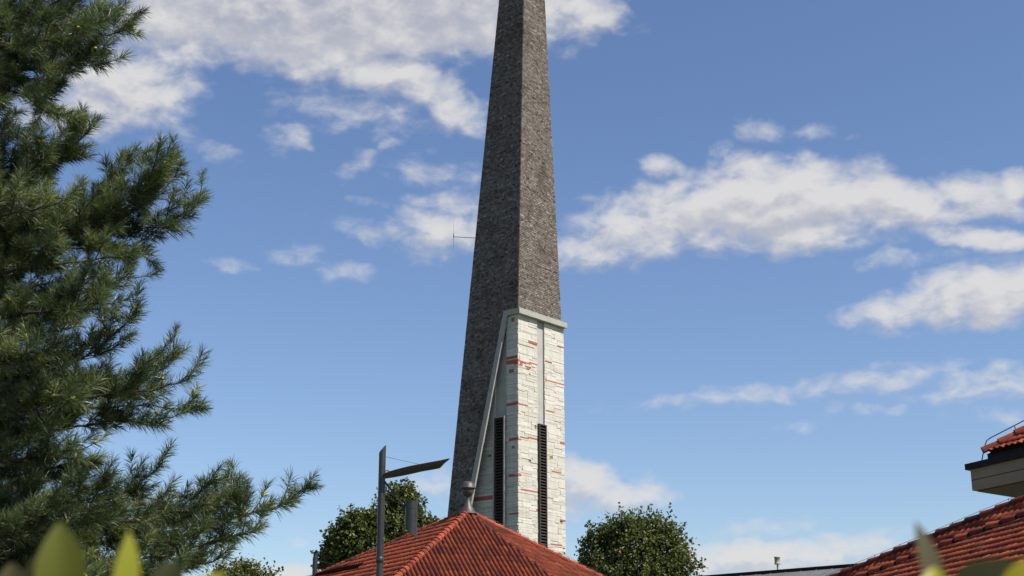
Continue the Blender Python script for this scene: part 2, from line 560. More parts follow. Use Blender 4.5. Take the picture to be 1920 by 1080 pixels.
def shingle_face(P0, e1, nrm, spans, exposure=.122, seed=1):
    """courses of shakes on a plane: spans(t) gives (left, right) along e1 at height t up the slope"""
    r = np.random.default_rng(seed)
    e2 = unit(np.cross(nrm, e1)); e2 = e2 if e2[2] > 0 else -e2
    V, Fq, U = [], [], []
    t = spans.t0
    while t < spans.t1:
        lo, hi = spans(t + exposure * .5)
        if hi - lo < .02:
            t += exposure; continue
        n = max(1, int((hi - lo) / .17))
        ed = np.sort(np.concatenate([[lo, hi], r.uniform(lo, hi, n - 1)])) if n > 1 else np.array([lo, hi])
        if n > 1:
            ed = .35 * ed + .65 * np.linspace(lo, hi, n + 1)
        a, b = ed[:-1] + .004, ed[1:] - .004
        m = len(a)
        yb = t - r.uniform(0, .008, m); yt = np.full(m, t + exposure)
        hb = r.uniform(.022, .038, m); tw = r.uniform(-.006, .006, m)
        p = lambda x, y, h: P0 + np.outer(x, e1) + np.outer(y, e2) + np.outer(h, nrm)
        c = [p(a, yt, .004 + .25 * hb), p(b, yt, .004 + .25 * hb), p(b, yb, hb + tw), p(a, yb, hb - tw), p(b, yb, np.full(m, -.02)), p(a, yb, np.full(m, -.02)), p(a, yt, np.full(m, -.02)), p(b, yt, np.full(m, -.02))]
        base = sum(len(x) for x in V)
        V.append(np.stack(c, 1).reshape(-1, 3))
        i = base + np.arange(m)[:, None] * 8
        col = np.clip(r.normal(.5 + r.normal(0, .04), .19, m), 0, 1)
        uvv = np.stack([col, r.uniform(0, 1, m)], 1)
        for q in ((0, 3, 2, 1), (3, 5, 4, 2), (0, 6, 5, 3), (1, 2, 4, 7)):
            Fq.append(i + np.array(q)); U.append(uvv)
        t += exposure
    return np.concatenate(V), np.concatenate(Fq), np.concatenate(U)


class Span:
    def __init__(s, P0, e1, nrm, left, right):
        """left/right: polylines of 3D points from low to high"""
        e2 = unit(np.cross(nrm, e1)); e2 = e2 if e2[2] > 0 else -e2
        f = lambda pts: (np.array([(p - P0) @ e2 for p in pts]), np.array([(p - P0) @ e1 for p in pts]))
        s.l = f(left); s.r = f(right)
        s.t0 = max(s.l[0][0], s.r[0][0]); s.t1 = min(s.l[0][-1], s.r[0][-1])

    def __call__(s, t):
        return float(np.interp(t, *s.l)), float(np.interp(t, *s.r))


def outward(n, ref):
    n = unit(n); return n if n @ ref > 0 else -n


VV, FF, UU = [], [], []
nr = outward(np.cross(APEX - F0, R0 - F0), -A_)
nbl = outward(np.cross(APEX - L0, B0 - L0), A_)
nbr = outward(np.cross(APEX - R0, B0 - R0), B_)
LEGB = B0 + (LEG - L0)
faces = [(L0, -A_, nl, [LEG, L0, APEX], [LEG, DSTART, F0 + 1e-6 * Z, APEX]),
         (F0, B_, nr, [F0, APEX], [R0, APEX]),
         (B0, -B_, nbl, [B0, APEX], [L0, APEX]),
         (R0, A_, nbr, [R0, APEX], [B0, APEX])]
for k, (p0, e1, nn, lf, rt) in enumerate(faces):
    v, f, u = shingle_face(p0, e1, nn, Span(p0, e1, nn, lf, rt), seed=11 + k)
    FF.append(f + sum(map(len, VV))); VV.append(v); UU.append(u)
sp = mesh_np("spire", np.concatenate(VV), [np.concatenate(FF)], [np.concatenate(UU)])
spire = put("spire", sp, M["shingle"], tower)
# solid core behind the shingles, and the thick leg of the shaded face
core = MB()
ins = lambda p, q: p + unit(q - p) * .05
cen = (F0 + B0) / 2
core.add([F0 + .06 * unit(cen - F0), R0 + .06 * unit(cen - R0), B0 + .06 * unit(cen - B0), L0 + .06 * unit(cen - L0), APEX - .6 * Z], [(0, 1, 4), (1, 2, 4), (2, 3, 4), (3, 0, 4), (3, 2, 1, 0)], (.15, .5))
core.prism([DSTART - nl * .03, L0 - nl * .03, LEG - nl * .03], -nl * .06, (.15, .5))
core.build("core", M["shingle"], spire)

# concrete beams
bm_ = MB()
h = .36
rb = MB()
q0 = F0 - A_ * .02 - B_ * .16 - Z * .30
rb.box(q0 - A_ * .22, B_ * (wb0 + .16 + .34), A_ * .63, Z * h)
rb.build("cornice_beam", M["concrete"], tower)
lb = MB()
lb.box(F0 + A_ * .412 - B_ * .157 - Z * .30, A_ * .72, B_ * .5, Z * (h - .003))
wd = unit(np.cross(nl, ddir)); wd = wd if wd @ (-A_) > 0 else -wd
s0 = DSTART - wd * .14 + Z * .055
lb.box(s0 - nl * .02, ddir * (sol[0] - .8), wd * .36, nl * .14)
lb.build("diagonal_beam", M["concrete"], tower)

# white stone shaft -------------------------------------------------
WZ1 = F0[2] - .30
FWc = F0 + A_ * .10 + B_ * .10
FWc = np.array([FWc[0], FWc[1], 0])
WB = np.linalg.norm(slide_u(FWc + Z * (WZ1 - .6), B_, 1055.5) - (FWc + Z * (WZ1 - .6)))
WA = 4.2
print("shaft width", WB, "height", WZ1)
shaft = MB()
RO = (1.92, 2.68)      # opening in the lit face
LO = (.92, 1.86)       # opening in the shaded face
DEP = .20
shaft.box(FWc + A_ * DEP + B_ * DEP, A_ * (WA - DEP), B_ * (WB - DEP), Z * (WZ1 - .004))


def to_face(u, v, e):
    n = -A_ if e is B_ else -B_
    p = on_plane(u, v, FWc, n)
    return (p - FWc) @ e, p[2]


def zoomed(x, y):
    return 780 + x / 1.928, 520 + y / 1.928


red_right = [(405, 233, 436, 241), (430, 228, 438, 243), (371, 298, 384, 322), (384, 307, 412, 318), (403, 307, 438, 321), (394, 320, 415, 330), (398, 326, 408, 337),
             (370, 455, 403, 467), (371, 574, 405, 586), (403, 576, 440, 587), (373, 690, 383, 697), (377, 767, 441, 781), (431, 838, 446, 851),
             (508, 243, 531, 257), (465, 300, 488, 313), (465, 362, 470, 378), (468, 370, 532, 393), (468, 478, 498, 492), (518, 596, 536, 604), (488, 697, 522, 711), (517, 875, 543, 883), (483, 960, 525, 972)]
yel_right = [(403, 345, 410, 356), (490, 217, 498, 226), (426, 536, 433, 552), (482, 645, 492, 657), (407, 660, 413, 671), (519, 881, 528, 893)]
red_left = [(346, 147, 369, 160), (330, 285, 370, 295), (330, 298, 370, 312), (356, 312, 369, 321), (330, 455, 370, 465), (336, 580, 372, 592), (213, 794, 284, 805), (337, 709, 373, 719), (338, 852, 372, 860)]
yel_left = [(339, 332, 356, 346), (260, 640, 275, 652), (345, 608, 362, 620)]


def stones(e, n, ranges, special, seed):
    """interlocking split-stone slabs on a face; e along the face, n outward"""
    r = np.random.default_rng(seed)
    m = MB()
    gh, gw = .085, .10
    for (s0_, s1_, corner0) in ranges:
        nc = max(1, int(round((s1_ - s0_) / gw))); cw = (s1_ - s0_) / nc
        nrw = int(WZ1 / gh); ch = (WZ1 - .004) / nrw
        occ = np.zeros((nrw, nc), bool)
        items = []
        for (cls, ua, va, ub, vb) in special:
            sa, za = to_face(ua, va, e); sb, zb = to_face(ub, vb, e)
            sm, zm = .5 * (sa + sb), .5 * (za + zb)
            if not (s0_ - .05 < sm < s1_ + .05): continue
            lo, hi = min(sa, sb), max(sa, sb)
            # slanting line: take the height of the middle
            tall = max(.09, (vb - va) / 30.0 / 1.02 - (hi - lo) * (.19 if e is B_ else .0))
            c0 = int(np.clip(round((lo - s0_) / cw), 0, nc - 1)); c1 = int(np.clip(round((hi - s0_) / cw), c0 + 1, nc))
            r0 = int(np.clip(round((zm - tall / 2) / ch), 0, nrw - 1)); r1 = max(r0 + 1, int(round((zm + tall / 2) / ch)))
            if occ[r0:r1, c0:c1].any():
                fr = ~occ[r0, c0:c1]; r1 = r0 + 1
                if not fr.all():
                    continue
            occ[r0:r1, c0:c1] = True
            items.append((r0, r1, c0, c1, cls))
        for i in range(nrw):
            for j in range(nc):
                if occ[i, j]: continue
                w = int(r.choice([2, 4, 6, 8, 10, 13, 16, 20], p=[.02, .04, .08, .14, .20, .22, .17, .13])); hh = int(r.choice([1, 2, 3, 4, 5], p=[.26, .42, .24, .06, .02]))
                c1 = j
                while c1 < nc and c1 - j < w and not occ[i, c1]: c1 += 1
                if nc - c1 <= 1 and not occ[i, c1:].any(): c1 = nc
                r1 = i + 1
                while r1 < nrw and r1 - i < hh and not occ[r1, j:c1].any(): r1 += 1
                occ[i:r1, j:c1] = True
                items.append((i, r1, j, c1, 0))
        for (r0, r1, c0, c1, cls) in items:
            d = float(r.uniform(.034, .072)); g = .0025
            if cls == 2: d = .012
            sa, sb = s0_ + c0 * cw + g, s0_ + c1 * cw - g
            za, zb = r0 * ch + .006, r1 * ch - .006
            if c0 == 0 and corner0: sa -= float(r.uniform(.01, .075))
            o = FWc + e * sa + Z * za
            jd = r.uniform(-.005, .005, 4)
            up = (zb - za) * Z; wi = (sb - sa) * e
            cr = [o - n * .25, o + wi - n * .25, o + wi + up - n * .25, o + up - n * .25]
            cf = [o + n * (d + jd[0]), o + wi + n * (d + jd[1]), o + wi + up + n * (d + jd[2]), o + up + n * (d + jd[3])]
            uvc = (float(r.uniform(0, 1)), (.1, .5, .9)[cls])
            b = len(m.v)
            cc = cr + cf
            if np.dot(np.cross(wi, up), n) < 0:
                cc = [cc[1], cc[0], cc[3], cc[2], cc[5], cc[4], cc[7], cc[6]]
            m.hexa(cc, uvc)
    return m


spR = [(1, *zoomed(a, b), *zoomed(c, d)) for a, b, c, d in red_right] + [(2, *zoomed(a, b), *zoomed(c, d)) for a, b, c, d in yel_right]
spL = [(1, *zoomed(a, b), *zoomed(c, d)) for a, b, c, d in red_left] + [(2, *zoomed(a, b), *zoomed(c, d)) for a, b, c, d in yel_left]
body = shaft.build("shaft", M["mortar"], tower)
stones(B_, -A_, [(0, RO[0], True), (RO[1], WB, False)], spR, 5).build("stone_facing", M["stone"], body)
stones(A_, -B_, [(0, LO[0], True), (LO[1], WA, False)], spL, 6).build("stone_facing", M["stone"], body)


def opening(e, n, s0_, s1_, ztop, zl, name_parent):
    w = s1_ - s0_
    p = MB()
    p.box(FWc + e * (s0_ + .012) - n * .195 + Z * (zl + .01), e * (w - .024), n * .13, Z * (ztop - zl - .02))
    p.build("recess_panel", M["panel"], name_parent)
    win = bpy.data.objects.new("louvre_window", None); COL.objects.link(win); win.parent = name_parent
    o = FWc + e * (s0_ + w / 2) + Z * (zl / 2)
    win.location = Vector(o) - name_parent.location
    fr = MB(); t = .085; pr = .22 if e is B_ else .28
    z0_ = 1.0
    fr.box(FWc + e * s0_ - n * .18 + Z * z0_, e * t, n * (.18 + pr), Z * (zl - z0_))
    fr.box(FWc + e * (s1_ - t) - n * .18 + Z * z0_, e * t, n * (.18 + pr), Z * (zl - z0_))
    fr.box(FWc + e * (s0_ + t) - n * .18 + Z * (zl - t), e * (w - 2 * t), n * (.18 + pr - .003), Z * t)
    fr.box(FWc + e * (s0_ + t) - n * .18 + Z * z0_, e * (w - 2 * t), n * (.18 + pr - .003), Z * t)
    fr.build("frame", M["frame_metal"] if e is A_ else M["louver"], win)
    sl_ = MB()
    z = z0_ + .15
    while z < zl - .2:
        a = FWc + e * (s0_ + t) + n * (pr - .02) + Z * z
        sl_.box(a, e * (w - 2 * t), -n * .16 + Z * .13, Z * .022 + n * .012)
        z += .19
    sl_.build("slats", M["louver"], win)
    bk = MB(); bk.box(FWc + e * (s0_ + t) - n * .17 + Z * (z0_ + t), e * (w - 2 * t), n * .17, Z * (zl - z0_ - 2 * t))
    bk.build("backing", M["louver_in"], win)


zlR = on_plane(1008, 795, FWc, -A_)[2]
zlL = on_plane(940, 782, FWc, -B_)[2]
opening(B_, -A_, RO[0], RO[1], WZ1, zlR, tower)
opening(A_, -B_, LO[0], LO[1], WZ1, zlL, tower)
# aerial on the spire
an = MB()
p0 = slide_u(L0, unit(APEX - L0), 891); vv_ = proj(p0)
# point of the outer edge at the aerial's height
tt = np.linspace(0, 1, 400)
pe = min((L0 + (APEX - L0) * t for t in tt), key=lambda p: abs(proj(p)[1] - 449))
ae = at(850.5, 444, pe[1] + .3)
an.tube([pe + A_ * -.2, ae], .022, 6)
an.tube([ae + Z * -1.0, ae - Z * .1, ae + Z * 1.2], [.005, .010, .004], 6)
an.tube([ae - Z * .08, ae + Z * .22], .03, 8)
an.build("aerial", M["wire"], tower)


# ------------------------------------------------------------------ tiled roofs
def tile_field(P0, er, ef, nrm, poly, w, L, seed, amp=.030, step=.028, bright=.5, sd=.2, up_ext=0):
    """rows of rolled clay tiles in a plane, trimmed to the polygon; er along the eaves, ef down the slope"""
    r = np.random.default_rng(seed)
    st = np.array([[(p - P0) @ er, (p - P0) @ ef] for p in poly])
    i0, i1 = int(np.floor(st[:, 0].min() / w)) - 1, int(np.ceil(st[:, 0].max() / w)) + 1
    j0, j1 = int(np.floor(st[:, 1].min() / L)) - 1, int(np.ceil(st[:, 1].max() / L)) + 1
    ii, jj = np.meshgrid(np.arange(i0, i1), np.arange(j0, j1), indexing="ij"); ii = ii.ravel(); jj = jj.ravel()
    # keep those near the polygon
    c = np.stack([(ii + .5) * w, (jj + .5) * L], 1)
    keep = np.ones(len(c), bool)
    k = len(st); area = sum(st[a][0] * st[(a + 1) % k][1] - st[(a + 1) % k][0] * st[a][1] for a in range(k))
    sg = 1 if area > 0 else -1
    for a in range(k):
        p, q = st[a], st[(a + 1) % k]; d = q - p; nn = np.array([-d[1], d[0]]) / np.hypot(*d) * sg
        keep &= ((c - p) @ nn) > -max(w, L)
    ii, jj = ii[keep], jj[keep]; m = len(ii)
    K = 9
    xs = np.linspace(0, 1, K)
    prof = amp * (.5 - .5 * np.cos(2 * math.pi * xs)) ** .8
    jx = r.uniform(-.004, .004, m); jy = r.uniform(-.012, .012, m); jh = r.uniform(0, .010, m); tl = r.uniform(-.006, .006, m)
    V = []
    for (yy, hh, kind) in ((0, .0, 0), (1.02, step, 0), (1.02, step, 1)):
        for a in range(K):
            s = (ii + xs[a]) * w + jx
            t = (jj + yy) * L + jy
            h_ = prof[a] + hh + jh + tl * (xs[a] - .5) * 2
            if kind: h_ = h_ - step - .012
            V.append(P0 + np.outer(s, er) + np.outer(t, ef) + np.outer(h_, nrm))
    V = np.stack(V, 1).reshape(-1, 3)
    nv_ = 3 * K
    base = np.arange(m)[:, None] * nv_
    Fs, Us = [], []
    col = np.clip(r.normal(bright, sd, m), 0, 1); hot = r.uniform(0, 1, m) < .03; col[hot] = r.uniform(.85, 1, hot.sum())
    uvv = np.stack([col, r.uniform(0, 1, m)], 1)
    flip = np.dot(np.cross(er, ef), nrm) < 0
    for rr in range(2):
        for a in range(K - 1):
            q = [rr * K + a, rr * K + a + 1, (rr + 1) * K + a + 1, (rr + 1) * K + a]
            if flip: q = q[::-1]
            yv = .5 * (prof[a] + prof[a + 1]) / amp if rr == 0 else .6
            Fs.append(base + np.array(q)); Us.append(np.stack([col, np.full(m, yv)], 1))
    me = mesh_np("tiles", V, [np.concatenate(Fs)], [np.concatenate(Us)], smooth=True)
    bm = bmesh.new(); bm.from_mesh(me)
    ctr = np.mean(poly, axis=0)
    for a in range(k):
        p, q = poly[a], poly[(a + 1) % k]
        pn = unit(np.cross(q - p, nrm)); pn = pn if (ctr - p) @ pn < 0 else -pn
        bmesh.ops.bisect_plane(bm, geom=bm.verts[:] + bm.edges[:] + bm.faces[:], plane_co=Vector(p), plane_no=Vector(pn), clear_outer=True, clear_inner=False)
    bm.to_mesh(me); bm.free()
    return me


def caps(P, Q, nrm, r0, L, seed, lift=.02, bright=.5, sd=.18, seg=9, flat=1.0, gap=-.07):
    """row of overlapping half-round ridge tiles from Q (low) up to P (high)"""
    r = np.random.default_rng(seed)
    d = unit(P - Q); n_ = int(np.linalg.norm(P - Q) / L)
    side = unit(np.cross(d, nrm)); upv = unit(np.cross(side, d)); upv = upv if upv @ nrm > 0 else -upv
    m = MB()
    for i in range(n_ + 1):
        a = Q + d * (i * L - .05); b = a + d * (L - gap)
        if (P - a) @ d < .26: break
        ra, rb_ = r0 * r.uniform(.98, 1.06), r0 * .84
        la, lb_ = lift + r.uniform(.004, .016), lift - .012
        j = side * r.uniform(-.008, .008)
        uvc = (float(np.clip(r.normal(bright, sd), 0, 1)), .9)
        ang = np.linspace(-.12, math.pi + .12, seg)
        A = [a + j + side * (ra * math.cos(x)) + upv * (ra * flat * math.sin(x) + la - .05) for x in ang]
        Bq = [b + j + side * (rb_ * math.cos(x)) + upv * (rb_ * flat * math.sin(x) + lb_ - .05) for x in ang]
        Ai = [a + j + side * ((ra - .02) * math.cos(x)) + upv * ((ra - .02) * flat * math.sin(x) + la - .05) for x in ang]
        s = seg
        fs = [(k, k + 1, s + k + 1, s + k) for k in range(s - 1)]
        m.add(A + Bq, fs, uvc, True)
        m.add(A + Ai, [(k + 1, k, s + k, s + k + 1) for k in range(s - 1)], uvc, False)
        m.add(Ai, [tuple(range(s))], (.02, .5), False)
    return m


def in_plane_axes(n):
    fall = unit(-Z + n * (Z @ n)); row = unit(np.cross(n, fall))
    return row, fall


# ---- hall with a many-sided pyramid roof
DH = 45.0
P = at(877, 959, DH)


def hip_point(apex, theta, u, v, zdrop):
    """hip leaving the apex on plan bearing theta so that it passes the photo point (u, v); ends zdrop below the apex"""
    hdir = np.array([math.sin(R(theta)), -math.cos(R(theta)), 0])
    d = ray(u, v)
    mA = np.stack([hdir, Z, -d], 1)
    t, z, _ = np.linalg.solve(mA, EYE - apex)
    return apex + (hdir * t + Z * z) * (zdrop / -z)


DROP = 3.6
E0 = hip_point(P, -127, 592, 1080, DROP)
E1 = hip_point(P, -21, 745, 1082, DROP)
E2 = hip_point(P, 42, 1034, 1080, DROP)
E3 = hip_point(P, 110, 1122, 1080, DROP)
E4 = 2 * np.array([P[0], P[1], 0]) + Z * E1[2] - np.array([E1[0], E1[1], 0]) + np.array([1.0, 2, 0])
E4[2] = E1[2]
hall = empty("church_hall", (P[0], P[1], 0), "low hall under a red clay tiled pyramid roof with ball finial", "hall")
ring = [E0, E1, E2, E3, E4]
print("hall ring", [np.round(e, 2).tolist() for e in ring], "apex", P)
wl = MB()
cx = P * np.array([1, 1, 0])
inset = [cx + (np.array([e[0], e[1], 0]) - cx) * .9 for e in ring]
wl.prism(inset, Z * (E1[2] + .25))
wl.build("wall", M["render"], hall)
roof = MB()
low = [e - Z * .12 for e in ring]
roof.add([P - Z * .12] + low, [(0, 1, 2), (0, 2, 3), (0, 3, 4), (0, 4, 5), (0, 5, 1), (5, 4, 3, 2, 1)], (.15, .5))
roof_o = roof.build("roof", M["tile_dark"], hall)
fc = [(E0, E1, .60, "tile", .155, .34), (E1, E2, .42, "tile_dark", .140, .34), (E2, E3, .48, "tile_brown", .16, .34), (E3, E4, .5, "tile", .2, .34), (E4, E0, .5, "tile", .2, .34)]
for k, (a, b, br, mt, w, L) in enumerate(fc):
    n = unit(np.cross(a - P, b - P)); n = n if n[2] > 0 else -n
    row, fall = in_plane_axes(n)
    poly = [P - .0 * fall, a, b]
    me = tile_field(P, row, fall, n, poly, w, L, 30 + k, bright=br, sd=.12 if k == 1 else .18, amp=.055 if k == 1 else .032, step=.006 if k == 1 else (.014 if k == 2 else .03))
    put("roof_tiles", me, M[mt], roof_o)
for k, (e, rr, br) in enumerate(((E0, .10, .46), (E1, .115, .44), (E2, .075, .25), (E3, .095, .55), (E4, .10, .5))):
    caps(P, e, Z, rr, .225 if k in (0, 1) else .30, 50 + k, lift=.045 if k != 2 else .015, bright=br).build("hip_tiles", M["tile"], roof_o)
fin = MB()
fz = P + Z * .02
prof = [(.30, -.10), (.215, 0), (.19, .06), (.13, .16), (.088, .28), (.07, .38), (.075, .44), (.12, .48), (.165, .54), (.185, .61), (.185, .66), (.20, .675), (.235, .69), (.24, .72), (.215, .735), (.205, .80), (.165, .87), (.10, .915), (0.001, .93)]
fin.lathe(fz, [(r_ * 1.03, z_ * 1.0) for r_, z_ in prof], 20)
fin.build("finial", M["lead"], hall)
wi = MB()
for e, s in ((E0, -1), (E3, 1)):
    pts = [P + (e - P) * t + Z * .13 for t in np.linspace(.06, 1, 12)]
    wi.tube(pts, .004, 5)
    for t in np.linspace(.1, .95, 9):
        q = P + (e - P) * t
        wi.tube([q + Z * .05, q + Z * .135], .006, 5)
wi.build("lightning_wire", M["wire"], hall)

# ---- right-hand building: tiled roof and overhanging upper tier
DR = 26.0
rb_e = empty("parish_house", (12, 26, 0), "building at the right edge with red tiled roof below a boxy overhanging eave", "house")
H0 = at(1919, 972, DR)                                    # a point on the lower hip


def pl_normal(alpha, k):
    return unit(np.array([-math.sin(R(alpha)) * k, -math.cos(R(alpha)) * k, 1.0]))


n_lo = pl_normal(80, .50); n_up = pl_normal(70, .85)
hipB = unit(np.cross(n_lo, n_up)); hipB = hipB if hipB[1] > 0 else -hipB      # running away to the left, downwards
S1 = on_plane(1905, 944, H0, n_up); S0 = on_plane(1578, 1080, H0, n_up)       # outer hip (silhouette)
hipC = unit(S0 - S1)
print("hipB", hipB, "hipC", hipC, "px", proj(H0 + hipB * 3))
NEAR, FARL = 8.0, 7.0
row, fall = in_plane_axes(n_lo)
loP = [H0 - hipB * NEAR, H0 + hipB * FARL]
loQ = [H0 - hipB * NEAR + fall * 6 - row * 0, H0 + hipB * FARL + fall * 4]
ez = H0[2] - 4.2
drop_to = lambda p: p + fall * ((p[2] - ez) / -fall[2])
polyL = [loP[0], loP[1], drop_to(loP[1]), drop_to(loP[0])]
r2 = MB()
C0, C1 = S1 - hipC * 3.2, S1 + hipC * 9
back = np.array([1.6, 2.4, 0])
r2.prism([p - n_lo * .03 for p in polyL], -n_lo * .15, (.1, .5))
r2.prism([p - n_up * .03 for p in (loP[0], loP[1], C1, C0)], -n_up * .15, (.1, .5))
r2o = r2.build("roof", M["tile_dark"], rb_e)
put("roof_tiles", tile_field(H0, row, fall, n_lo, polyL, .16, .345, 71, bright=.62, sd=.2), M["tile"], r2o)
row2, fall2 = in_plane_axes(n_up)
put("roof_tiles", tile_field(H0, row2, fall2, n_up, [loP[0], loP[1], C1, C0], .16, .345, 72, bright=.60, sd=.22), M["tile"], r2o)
caps(loP[0], loP[1], Z, .125, .37, 73, lift=.075, bright=.42, seg=7, gap=.085).build("hip_tiles", M["tile"], r2o)
hm = MB(); hm.tube([loP[0] + Z * .03, loP[1] + Z * .03], .085, 8)
hm.build("hip_mortar", M["fascia"], r2o)
caps(C0, C1, unit(n_up + Z), .12, .36, 74, lift=.035, bright=.22, sd=.1, seg=7).build("hip_tiles", M["tile_dark"], r2o)
lw = MB()
pts = [C0 + (C1 - C0) * t + Z * .135 for t in np.linspace(.2, 1, 14)]
lw.tube(pts, .004, 5)
for t in np.arange(.22, 1, .055):
    q = C0 + (C1 - C0) * t
    lw.tube([q, q + Z * .15], .006, 5)
lw.build("lightning_wire", M["wire"], rb_e)
hw = MB()
hb = [np.array([p[0], p[1], 0]) for p in (polyL[3] + row * 0 + np.array([.7, 0, 0]), polyL[2] + np.array([.7, 0, 0]), C1 + np.array([.4, .4, 0]), C0 + np.array([6, 2, 0]))]
hw.prism(hb, Z * (ez - .25))
hw.build("wall", M["render"], rb_e)
# upper tier
e1 = unit([.37, -.93, 0]); e2 = unit([.777, .629, 0])
DT = 33.0
Q = at(1823, 920, DT)
zt = at_z(1823, 881, 0)                                    # height of the fascia top above
hh = at(1823, 881, DT)[2] - Q[2]
tier = MB()
LL = 3.4
tier.prism([Q, Q + e1 * LL, Q + e1 * LL + e2 * LL, Q + e2 * LL], Z * hh)
to = tier.build("eave_box", M["soffit"], rb_e)
jn = MB()
nf = unit(np.cross(e1, Z)); nf = nf if nf @ e2 < 0 else -nf
jn.box(Q + Z * (hh * .47) + e1 * .002, e1 * LL, nf * .004, Z * .014)
jn.build("panel_joint", M["fascia"], to)
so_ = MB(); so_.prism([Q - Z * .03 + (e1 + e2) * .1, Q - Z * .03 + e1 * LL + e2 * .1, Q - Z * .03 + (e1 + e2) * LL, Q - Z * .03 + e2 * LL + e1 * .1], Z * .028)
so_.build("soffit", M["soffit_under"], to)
cp = MB(); qo = Q - (e1 + e2) * .10 + Z * hh
cp.prism([qo, qo + e1 * (LL + .1), qo + (e1 + e2) * (LL + .1), qo + e2 * (LL + .1)], Z * .135)
cp.build("fascia", M["fascia"], to)
up_w = MB(); qi = Q + (e1 + e2) * 1.2
up_w.prism([qi - Z * 3, qi + e1 * (LL - 1.6) - Z * 3, qi + (e1 + e2) * (LL - 1.6) - Z * 3, qi + e2 * (LL - 1.6) - Z * 3], Z * 2.98)
up_w.build("upper_wall", M["soffit"], rb_e)
# small roof on the tier
qr = Q + (e1 + e2) * .34 + Z * (hh + .135)
kb = MB(); kb.prism([qr, qr + e1 * 2.9, qr + (e1 + e2) * 2.9, qr + e2 * 2.9], Z * .19)
kb.build("roof_kerb", M["fascia"], to)
qr2 = qr + Z * .26 - (e1 + e2) * .02
cor = [qr2, qr2 + e1 * 2.9, qr2 + (e1 + e2) * 2.9, qr2 + e2 * 2.9]
ctr = (cor[0] + cor[2]) / 2
ap = ctr + Z * (.5 * np.linalg.norm((ctr - cor[0])[:2]))
rr = MB(); rr.add([c - Z * .06 for c in cor] + [ap - Z * .06], [(0, 1, 4), (1, 2, 4), (2, 3, 4), (3, 0, 4), (3, 2, 1, 0)], (.1, .5))
tr = rr.build("roof", M["tile_dark"], rb_e)
for k in range(4):
    a, b = cor[k], cor[(k + 1) % 4]
    n = unit(np.cross(a - ap, b - ap)); n = n if n[2] > 0 else -n
    rw, fl = in_plane_axes(n)
    put("roof_tiles", tile_field(ap, rw, fl, n, [ap, a, b], .20, .36, 80 + k, bright=.42, amp=.05), M["tile"], tr)
    caps(ap, a, Z, .125, .42, 84 + k, lift=.06, bright=.35, seg=9).build("hip_tiles", M["tile"], tr)
pw = MB()
k1 = at(1840, 868, DT + .05); k2 = at(1846, 838, DT + .05); k3 = at(1850, 826, DT + .07); k4 = at(1857, 821, DT + .05); k5 = at(1925, 786, DT - .3); k6 = k5 + (k5 - k4) * 2
pw.tube([k1, k2, k3, k4, k5, k6], .013, 7)
pw.tube([at(1902, 798, DT - .2), at(1906, 806, DT - .2) - Z * .08], .011, 6)
pw.build("lightning_rod", M["wire"], rb_e)

# ---- low metal-roofed building
DL = 60.0
Kl = at(1330, 1082, DL + 2)
Kr = at_z(1640, 1058, Kl[2])
lo_e = empty("low_building", ((Kl[0] + Kr[0]) / 2, (Kl[1] + Kr[1]) / 2, 0), "low building with grey standing seam roof behind the tiled roof", "building")
kd = unit(Kr - Kl); kn = unit(np.cross(kd, Z)); kn = kn if kn[1] < 0 else -kn
Kl = Kl - kd * 8; Kr = Kr + kd * 3
fall_l = unit(kn - Z * .34)
lr = MB()
th = unit(np.cross(kd, fall_l)); th = th if th[2] > 0 else -th
lr.box(Kl - th * .12, Kr - Kl, fall_l * 6, th * .11)
bk_f = unit(-kn - Z * .34)
th2 = unit(np.cross(kd, bk_f)); th2 = th2 if th2[2] > 0 else -th2
lr.box(Kl - th2 * .12 + bk_f * .05, Kr - Kl, bk_f * 5, th2 * .11)
ln = np.linalg.norm(Kr - Kl)
s = .4
while s < ln:
    lr.box(Kl + kd * s + fall_l * .12 + th * .0, kd * .025, fall_l * 5.8, th * .012)
    s += .72
lro = lr.build("roof", M["zinc"], lo_e)
fl_ = MB(); fl_.box(Kl - kn * .14 - Z * .20, Kr - Kl, kn * .30, Z * .27)
fl_.build("ridge_flashing", M["fascia"], lro)
lw_ = MB(); b0 = np.array([Kl[0], Kl[1], 0]) - kn * 4 + kd * .3
lw_.box(b0, kd * (ln - .6), kn * 8.5, Z * (Kl[2] - 2.0))
lw_.build("wall", M["render"], lo_e)
vb = on_plane(1458.5, 1072, Kl, kn)
vt = MB(); vt.tube([vb - Z * .3, vb + Z * .33], .035, 8)
vs = 1 / 47.0 * 1.0
vt.lathe(vb + Z * .30, [(.001, 0), (.13, 0), (.13, .02), (.115, .03), (.115, .25), (.13, .26), (.13, .30), (.001, .31)], 14)
vt.build("vent_cap", M["vent"], lo_e)


